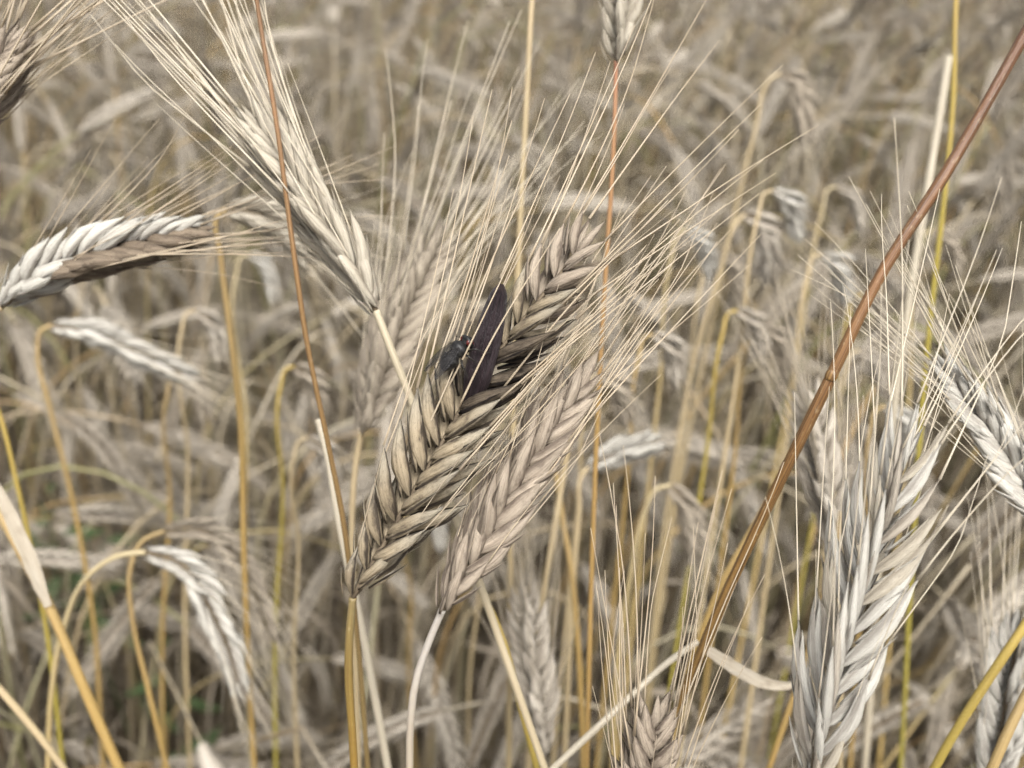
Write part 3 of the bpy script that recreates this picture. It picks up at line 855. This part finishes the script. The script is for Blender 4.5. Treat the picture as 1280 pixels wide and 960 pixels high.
# ------------------------------------------------------------------ fly
def fly():
    N = NT('fly_body')
    tc = N.n('ShaderNodeTexCoord')
    nz = N.n('ShaderNodeTexNoise', {'Vector': tc.outputs['Object'], 'Scale': 2600.0, 'Detail': 3.0})
    uv = N.n('ShaderNodeUVMap')
    sp = N.n('ShaderNodeSeparateXYZ', {0: uv.outputs[0]})
    band = N.ramp(N.math('SINE', N.math('MULTIPLY', sp.outputs[1], 62.0)), [(0.35, 0), (0.7, 1)])
    band = N.math('MULTIPLY', band, N.ramp(sp.outputs[1], [(0.05, 1), (0.46, 1), (0.5, 0.2)]))
    c = N.mix(N.ramp(nz.outputs[0], [(0.4, 0), (0.65, 1)]), (0.005, 0.005, 0.0055), (0.018, 0.017, 0.016))
    c = N.mix(N.math('MULTIPLY', band, 0.7), c, (0.040, 0.038, 0.035))
    mb = N.finish(c, 0.5, nz.outputs[0], 0.5, 0.0001, 0, 0.5)
    m_eye = plain_mat('fly_eye', (0.07, 0.010, 0.010), (0.12, 0.018, 0.014), 30, 0.3, 0, 0.5)
    m_leg = plain_mat('fly_leg', (0.012, 0.011, 0.010), (0.03, 0.026, 0.022), 10, 0.5)
    m_wing = NT('fly_wing')
    st = m_wing.n('ShaderNodeTexNoise', {'Vector': uvvec(m_wing, 12, 2, False), 'Scale': 1.0, 'Detail': 2.0})
    cw = m_wing.mix(m_wing.ramp(st.outputs[0], [(0.4, 0), (0.6, 1)]), (0.022, 0.021, 0.022), (0.065, 0.06, 0.06))
    m_wing = m_wing.finish(cw, 0.25, None, transl=0.2, spec=0.6, alpha=0.55)
    m_face = plain_mat('fly_face', (0.30, 0.27, 0.22), (0.20, 0.18, 0.15), 12, 0.5)
    tail, head = P(553, 463, .1920), P(587, 423, .1925)
    ax = (head - tail).normalized()
    Lb = (head - tail).length
    up = (-FWD * 0.62 + RIGHT * -0.62 + UP * 0.45)
    up = (up - ax * up.dot(ax)).normalized()
    sd = ax.cross(up)
    root = link('fly', None)
    root.empty_display_size = 0.004
    # local frame: X along body to head, Y side, Z up (dorsal)
    root.matrix_basis = frame_m(tail.lerp(head, 0.5), ax, -sd, up)
    tag(root, 'small dark fly with reddish eyes clinging to the ear beside the ergot', 'fly')
    L = Lb
    prof = [(0, .02), (.04, .09), (.12, .17), (.24, .225), (.36, .22), (.45, .165), (.48, .15), (.53, .20), (.60, .235), (.68, .24), (.75, .20), (.80, .115), (.825, .09), (.85, .15), (.89, .195), (.94, .19), (.98, .12), (1.0, .03)]
    V, F, UV = tube_data([((t - .5) * L, 0, (0.04 * math.sin(math.pi * t) - (0.05 if t > .8 else 0) * (t - .8) * 5) * L) for t, r in prof], [r * L for t, r in prof], 16)
    V = [(v[0], v[1] * (0.98 if v[0] < .3 * L else 1.15), v[2] * 0.92) for v in V]
    body = link('body', MB().add(V, F, UV).mesh('fly_body', [mb]), root)
    # head details
    for s in (-1, 1):
        ev, ef, euv = [], [], []
        for i in range(9):
            for k in range(12):
                th, ph = math.pi * i / 8, 2 * math.pi * k / 12
                ev.append((0.088 * L * math.sin(th) * math.cos(ph), 0.06 * L * math.cos(th), 0.115 * L * math.sin(th) * math.sin(ph)))
                euv.append((k / 12, i / 8))
        for i in range(8):
            for k in range(12):
                ef.append((i * 12 + k, i * 12 + (k + 1) % 12, (i + 1) * 12 + (k + 1) % 12, (i + 1) * 12 + k))
        link('eye', MB().add(ev, ef, euv).mesh('eye', [m_eye]), body, Matrix.Translation((0.405 * L, s * 0.145 * L, 0.0)))
        # antenna
        V, F, UV = tube_data([(0, 0, 0), (0.05 * L, 0, -0.01 * L), (0.08 * L, s * 0.01 * L, -0.07 * L)], [0.014 * L, 0.018 * L, 0.008 * L], 6)
        link('antenna', MB().add(V, F, UV).mesh('antenna', [m_leg]), body, Matrix.Translation((0.475 * L, s * 0.035 * L, 0.01 * L)))
        # wing: veined blade from the thorax back over the abdomen
        wv, wf, wuv = [], [], []
        nn, mm = 12, 6
        for i in range(nn + 1):
            t = i / nn
            half = 0.17 * L * (math.sin(math.pi * min(1, 0.12 + t * 0.86)) ** 0.65)
            for k in range(mm + 1):
                c_ = k / mm * 2 - 1
                wv.append((-t * 0.95 * L, s * (0.04 * L + 0.15 * L * t) + c_ * half, 0.02 * L * math.sin(c_ * 9) + (0.05 * L * math.sin(t * 2.6)) - abs(c_) * 0.03 * L))
                wuv.append((k / mm, t))
        for i in range(nn):
            for k in range(mm):
                a = i * (mm + 1) + k
                wf.append((a, a + 1, a + mm + 2, a + mm + 1))
        wo_ = link('wing', MB().add(wv, wf, wuv).mesh('wing', [m_wing]), root, Matrix.Translation((0.16 * L, s * 0.08 * L, 0.215 * L)) @ Matrix.Rotation(R(s * -8), 4, 'X'))
        for c_ in (-0.6, -0.1, 0.5, 0.95):
            vp = [(-t * 0.95 * L, s * (0.04 * L + 0.15 * L * t) + c_ * 0.17 * L * (math.sin(math.pi * min(1, 0.12 + t * 0.86)) ** 0.65),
                   0.02 * L * math.sin(c_ * 9) + 0.05 * L * math.sin(t * 2.6) - abs(c_) * 0.03 * L + 0.002 * L) for t in np.linspace(0, 0.93, 8)]
            V, F, UV = tube_data(vp, [0.006 * L] * 8, 4)
            link('vein', MB().add(V, F, UV).mesh('vein', [m_leg]), wo_)
        # legs
        for j, (x0, dx) in enumerate(((0.24, 0.26), (0.13, 0.02), (0.02, -0.24))):
            pts = [(x0 * L, s * 0.11 * L, -0.13 * L), ((x0 + dx * .5) * L, s * 0.30 * L, -0.10 * L), ((x0 + dx * .9) * L, s * 0.36 * L, -0.34 * L), ((x0 + dx * 1.25) * L, s * 0.40 * L, -0.46 * L)]
            sm = catmull(pts, 12)
            V, F, UV = tube_data(sm, [L * (0.032 - 0.022 * i / 11) for i in range(12)], 6)
            link('leg', MB().add(V, F, UV).mesh('leg', [m_leg]), root)
    rng = random.Random(4)
    mbb = MB()
    for i in range(70):
        t = rng.uniform(0.05, 0.95)
        r = np.interp(t, [a for a, b in prof], [b for a, b in prof]) * L
        th = rng.uniform(-1.3, 1.3)
        b0 = Vector(((t - .5) * L, math.sin(th) * r, math.cos(th) * r * .92 + 0.03 * L))
        d = Vector((-0.6, math.sin(th), math.cos(th))).normalized() * L * rng.uniform(.06, .13)
        V, F, UV = tube_data([tuple(b0), tuple(b0 + d)], [0.005 * L, 0.0015 * L], 3)
        mbb.add(V, F, UV)
    tag(link('bristles', mbb.mesh('bristles', [m_leg]), body), kind='stuff')


fly()

# ------------------------------------------------------------------ the standing crop behind: plant variants
LOW = {}
for i in range(4):
    V, F, UV, _ = floret_data(nr=6, ns=6, seed=i, bulge=0.0009)
    LOW['floret', i] = (V, F, UV)
    LOW['awn', i] = awn_data(n=4, ns=3, bend=(0.02, 0.06, 0.1, -0.04)[i], r0=0.00024, seed=i)
LOW['glume', 0] = glume_data()
for i in range(2):
    LOW['far', i] = floret_data(nr=4, ns=4, seed=i, bulge=0.0009, inner=False)[:3]
    LOW['far_awn', i] = awn_data(n=2, ns=3, bend=(0.03, 0.09)[i], r0=0.00026, seed=i)
    LOW['far_awn', i] = (LOW['far_awn', i][0], LOW['far_awn', i][1][:-2], LOW['far_awn', i][2])


def make_variant(i, nod, height, lean, rng, ear_len, spread, nleaf):
    """plant at the origin, nodding towards +X.  returns dict of meshes and key points"""
    # stem as an integrated curve
    n = 46
    ped = 0.16 + rng.uniform(-.03, .05)
    seg = height / (n - 1)
    p = Vector((0, 0, 0))
    pts = [p.copy()]
    ph = rng.uniform(0, 6)
    for k in range(1, n):
        s = k * seg
        t = max(0, (s - (height - ped)) / ped)
        a = R(lean * (s / height) + (nod - lean) * t * t * (3 - 2 * t) * 0.85)
        p = p + Vector((math.sin(a), 0.03 * math.sin(s * 5 + ph), math.cos(a))) * seg
        pts.append(p.copy())
    end_a = lean + (nod - lean) * 0.85
    axis = [p.copy()]
    m = 16
    for k in range(1, m):
        a = R(end_a + (nod - end_a) * min(1, k / 9) + 6 * k / m)
        p = p + Vector((math.sin(a), 0.02 * math.sin(ph + k * .2), math.cos(a))) * ear_len / (m - 1)
        axis.append(p.copy())
    r = [0.0023 - 0.0014 * (k / (n - 1)) ** 1.3 for k in range(n)]
    sV, sF, sUV = tube_data([tuple(q) for q in pts], r, 6)
    S = Quaternion((axis[-1] - axis[0]).normalized(), rng.uniform(0, 3.14)) @ Vector((0, 1, 0))
    items = ear_layout(axis, 22, rng, S, spread, 13, ear_len / 0.085 * 1.0, rng.uniform(.7, 1.0), 0.5, twist=rng.uniform(-.5, .5))
    fl, aw = MB(), MB()
    for kind, var, mt in items:
        if kind == 'floret':
            fl.add(*LOW['floret', var % 4], mat=mt)
        elif kind == 'glume':
            if var == 0:
                fl.add(*LOW['glume', 0], mat=mt)
        else:
            aw.add(*LOW['awn', var % 4], mat=mt)
    rV, rF, rUV = tube_data([tuple(q) for q in axis], [0.0011] * m, 5)
    leaves = []
    for j in range(nleaf):
        upper = j == 0
        z = height * (rng.uniform(0.5, 0.78) if upper else rng.uniform(0.22, 0.6))
        k = int(z / height * (n - 1))
        b = pts[k]
        az = rng.uniform(0, 6.28)
        L = rng.uniform(0.10, 0.2) if upper else rng.uniform(0.16, 0.30)
        el = rng.uniform(0.2, 1.2)
        droop = rng.uniform(1.5, 5)
        lp, q = [], b.copy()
        a = el
        nn = 14
        for t in range(nn):
            lp.append(tuple(q))
            q = q + Vector((math.cos(az) * math.cos(a), math.sin(az) * math.cos(a), math.sin(a))) * L / nn
            a -= droop / nn * rng.uniform(0.4, 1.6)
            a = max(a, -1.5)
            az += rng.gauss(0, 0.14)
        tw = rng.uniform(-4, 4)
        wd = rng.uniform(0.003, 0.006) if upper else rng.uniform(0.006, 0.010)
        ws = [wd * (0.5 + 0.5 * min(1, t / 3)) * max(.05, 1 - (t / (nn - 1)) ** 2) for t in range(nn)]
        nrm = [(math.cos(az + tw * t / nn), math.sin(az + tw * t / nn), 0.7) for t in range(nn)]
        leaves.append(ribbon_data(lp, ws, nrm, 0.25, rng))
    d = {'nod': nod, 'pts': pts, 'axis': axis}
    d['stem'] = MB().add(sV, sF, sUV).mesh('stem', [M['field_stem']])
    d['ear'] = MB().add(rV, rF, rUV).mesh('ear', [M['rachis']])
    d['florets'] = fl.mesh('florets', [M['field_ear']])
    d['awns'] = aw.mesh('awns', [M['awn_field']])
    d['leaf'] = [MB().add(*l).mesh('leaf', [M['litter' if k else 'leaf']]) for k, l in enumerate(leaves)]
    for lod in (1, 2):
        al = MB()
        stp = 3 if lod == 1 else 6
        al.add(*tube_data([tuple(q) for q in pts[::stp] + pts[-1:]], r[::stp] + r[-1:], 4 if lod == 1 else 3, cap=False), mi=0)
        if lod == 1:
            for kind, var, mt in items:
                if kind == 'floret':
                    al.add(*LOW['far', var % 2], mi=1, mat=mt)
                elif kind == 'awn' and var != 3:
                    al.add(*LOW['far_awn', var % 2], mi=2, mat=mt)
        else:
            al.add(*tube_data([tuple(q) for q in axis[::3]], [0.003, 0.007, 0.0075, 0.007, 0.005, 0.002], 5, cap=False), mi=1)
        for j_, (V0, F0, U0) in enumerate(leaves):
            cols = (0, 2, 4)
            keep = [i * 5 + c for i in range(0, 14, 1 if lod == 1 else 3) for c in cols]
            k = len(keep) // 3
            al.add([V0[i] for i in keep], [(i * 3 + c, i * 3 + c + 1, i * 3 + c + 4, i * 3 + c + 3) for i in range(k - 1) for c in (0, 1)], [U0[i] for i in keep], mi=4 if j_ else 3)
        d['lod', lod] = (np.concatenate(al.v), np.array(al.f, np.int32), np.concatenate(al.uv), np.array(al.mi, np.int32))
    return d


vr = random.Random(99)
VARS = []
for i, nod in enumerate((12, 35, 70, 85, 100, 112, 125, 135, 140, 150, 155, 160, 165, 172)):
    VARS.append(make_variant(i, nod, 1.0 + vr.uniform(-.06, .06), vr.uniform(3, 12), vr, vr.uniform(.075, .10), vr.uniform(15, 25), 3 + (i % 2)))

# ------------------------------------------------------------------ where they stand
fr = random.Random(2024)
inst = []


def field_points():
    step = 0.048
    y = -1.3
    while y < 3.4:
        x = -2.4
        dens = 1.0 if y < 2.2 else 0.5
        while x < 2.4:
            if fr.random() < dens:
                yield x + fr.uniform(-.5, .5) * step, y + fr.uniform(-.5, .5) * step
            x += step
        y += step


for x, y in field_points():
    if math.hypot(x, y) < 0.28 or (y < 0 and abs(x) < 0.30):
        continue
    v = fr.randrange(len(VARS)) if fr.random() < 0.9 else 1
    rz = fr.gauss(0.0, 1.0)
    sc = fr.uniform(0.84, 1.04)
    if fr.random() < 0.18:
        sc *= fr.uniform(0.75, 0.95)
    tx, ty = fr.gauss(0, 0.05), R(fr.gauss(6, 6))
    m = Matrix.Translation((x, y, 0)) @ Matrix.Rotation(ty, 4, 'Y') @ Matrix.Rotation(tx, 4, 'X') @ Matrix.Rotation(rz, 4, 'Z') @ Matrix.Scale(sc, 4)
    V_ = VARS[v]
    ok, score = True, None
    key = V_['axis'][::5] + V_['pts'][::6] + V_['axis'][-1:]
    for q in key:
        w_ = m @ q
        s = proj(w_)
        if w_.y < 0.5 and (w_ - CAM).length < 0.14:
            ok = False
            break
        if s and -160 < s[0] < 1440 and -160 < s[1] < 1120 and s[2] < 0.40:
            ok = False
            break
    if not ok:
        continue
    s = proj(m @ V_['axis'][8])
    if s and -20 < s[0] < 1300 and -20 < s[1] < 980:
        score = s[2]
    inst.append((m, v, score))

seen = sorted([t for t in inst if t[2] is not None], key=lambda t: t[2])
indiv = seen[:300]
rest = seen[300:] + [t for t in inst if t[2] is None]
print('plants', len(inst), 'in view', len(seen), 'far', indiv[-1][2])

ORD = ['first', 'second', 'third', 'fourth', 'fifth', 'sixth', 'seventh', 'eighth', 'ninth', 'tenth', 'eleventh', 'twelfth', 'thirteenth',
       'fourteenth', 'fifteenth', 'sixteenth', 'seventeenth', 'eighteenth', 'nineteenth', 'twentieth']
BANDS = [(90, 'top edge'), (190, 'upper crop'), (290, 'above fly height'), (400, 'ergot height'),
         (520, 'below ergot height'), (660, 'nodding pair height'), (800, 'lower crop'), (5000, 'bottom edge')]


def describe(m, v):
    V_ = VARS[v]
    q = proj(m @ V_['axis'][8])
    shape = 'upright' if V_['nod'] < 50 else 'level' if V_['nod'] < 105 else 'hooked' if V_['nod'] < 145 else 'hanging'
    band = next(t for y_, t in BANDS if q[1] < y_)
    part = 'on the left' if q[0] < 430 else 'in the middle' if q[0] < 850 else 'on the right'
    return q[0], shape, band + ' ' + part


told = {}
for k_, (m, v, s) in enumerate(indiv):
    x_, shape, place = describe(m, v)
    told.setdefault((shape, place), []).append((x_, k_))
LAB = {}
for (shape, place), lst in told.items():
    lst.sort()
    for o_, (x_, k_) in enumerate(lst):
        LAB[k_] = ('blurred rye, %s ear, %s' % (shape, place)) + ('' if len(lst) == 1 else ', %s from left' % ORD[min(o_, 19)]), shape

for k_, (m, v, s) in enumerate(indiv):
    V_ = VARS[v]
    root = link('rye_plant', None, None, m)
    root.empty_display_size = 0.02
    tag(root, LAB[k_][0], 'rye', LAB[k_][1] + ' rye ears in the crop behind')
    link('stem', V_['stem'], root)
    e = link('ear', V_['ear'], root)
    tag(link('florets', V_['florets'], e), kind='stuff')
    tag(link('awns', V_['awns'], e), kind='stuff')
    for l in V_['leaf']:
        link('leaf', l, root)

# the rest of the crop: one joined mass of the same plants, simpler where the camera does not look
def crop_mass(rows):
    Vs, Fs, Us, Ms, Rs, off = [], [], [], [], [], 0
    rr = random.Random(8)
    for m, v, s in rows:
        V0, F0, U0, M0 = VARS[v]['lod', 1 if s is not None and s < 2.2 else 2]
        a = np.array(m)
        Vs.append(V0 @ a[:3, :3].T + a[:3, 3])
        Fs.append(F0 + off)
        Us.append(U0)
        Ms.append(M0)
        Rs.append(np.full(len(V0), rr.random(), np.float32))
        off += len(V0)
    V, F, U, Mi, Rn = (np.concatenate(q) for q in (Vs, Fs, Us, Ms, Rs))
    me = bpy.data.meshes.new('rye_field')
    me.vertices.add(len(V))
    me.vertices.foreach_set('co', V.astype(np.float32).ravel())
    me.loops.add(F.size)
    me.loops.foreach_set('vertex_index', F.ravel())
    me.polygons.add(len(F))
    me.polygons.foreach_set('loop_start', np.arange(0, F.size, 4, dtype=np.int32))
    me.polygons.foreach_set('material_index', Mi)
    me.polygons.foreach_set('use_smooth', np.ones(len(F), bool))
    me.uv_layers.new(name='UVMap').data.foreach_set('uv', U[F.ravel()].astype(np.float32).ravel())
    me.attributes.new('rnd', 'FLOAT', 'POINT').data.foreach_set('value', Rn)
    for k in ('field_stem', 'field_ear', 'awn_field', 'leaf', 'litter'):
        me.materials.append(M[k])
    me.update(calc_edges=True)
    me.validate()
    print('crop mass faces', len(F))
    return me


tag(link('rye_field', crop_mass(rest)), 'mass of dry rye standing far behind and all around', 'rye', kind='stuff')

# ------------------------------------------------------------------ loose dead leaves and straw caught low in the crop
lr = random.Random(5)
mb = MB()
for i in range(4000):
    x, y = lr.uniform(-1.5, 1.5), lr.uniform(0.25, 3.0)
    z = abs(lr.gauss(0, 0.18)) if lr.random() < .8 else lr.uniform(0.1, 0.7)
    z = min(z, 0.80)
    q = Vector((x, y, z + 0.01))
    s = proj(q)
    if s and s[2] < 0.5:
        continue
    az, L = lr.uniform(0, 6.28), lr.uniform(0.06, 0.22)
    a = lr.gauss(0, .35)
    nn = 8
    lp = []
    wd = lr.uniform(.002, .006)
    for t in range(nn):
        lp.append(tuple(q))
        q = q + Vector((math.cos(az) * math.cos(a), math.sin(az) * math.cos(a), math.sin(a))) * L / nn
        q.z = max(q.z, 0.005)
        a += lr.gauss(0, .25)
        az += lr.gauss(0, .25)
    tw = lr.uniform(-3, 3)
    ws = [wd * (0.4 + 0.6 * min(1, t / 2)) * max(.1, 1 - (t / (nn - 1)) ** 3) for t in range(nn)]
    mb.add(*ribbon_data(lp, ws, [(math.sin(tw * t / nn + az), math.cos(tw * t / nn), .6) for t in range(nn)], .25, lr), mi=lr.choice((0, 0, 1)))
tag(link('straw_litter', mb.mesh('straw_litter', [M['litter'], M['leaf']])), 'tangle of dead rye leaves caught low between the stems', 'straw', kind='stuff')


# ------------------------------------------------------------------ green weeds low in the crop at left and bottom
def weed(px, py, d, seed, label, n=26, size=0.05):
    rng = random.Random(seed)
    top = P(px, py, d)
    root = link('weed_plant', None)
    root.location = (top.x, top.y + 0.02, 0)
    root.empty_display_size = 0.02
    tag(root, label, 'weed')
    h = top.z
    V, F, UV = tube_data(catmull([(0, 0, 0), (0.01, 0.01, h * .5), (0, -0.01, h)], 16), [0.0016 - 0.0008 * i / 15 for i in range(16)], 6)
    link('stem', MB().add(V, F, UV).mesh('stem', [M['weed']]), root)
    base_l = []
    for k in range(3):
        pts = [(0, 0.012 * t * 10 / 9 + 0, 0.004 * math.sin(t * .7) - 0.0006 * t * t * .2) for t in range(10)]
        V, F, UV = ribbon_data([(p[0], p[1] * (size / .05) * .4, p[2]) for p in pts], [0.014 * math.sin(math.pi * (0.08 + 0.88 * t / 9)) * (0.8 + .2 * k) for t in range(10)], [(0, 0, 1)] * 10, .15, rng)
        base_l.append(MB().add(V, F, UV).mesh('leaf', [M['weed']]))
    for i in range(n):
        t = 1 - (i / n) * 0.25
        m = Matrix.Translation((0.005 * math.sin(i), 0.004 * math.cos(i), h * t)) @ Matrix.Rotation(i * 2.4 + rng.uniform(-.3, .3), 4, 'Z') @ Matrix.Rotation(rng.uniform(-.3, .7), 4, 'X') @ Matrix.Scale(rng.uniform(.6, 1.1), 4)
        link('leaf', base_l[i % 3], root, m)


weed(45, 640, .85, 1, 'green leafy weed low among the stems at the left edge', 9)
weed(95, 668, .95, 2, 'second green weed deeper in the shade at left', 8)
weed(190, 850, .85, 3, 'small green weed below the nodding ears', 6)
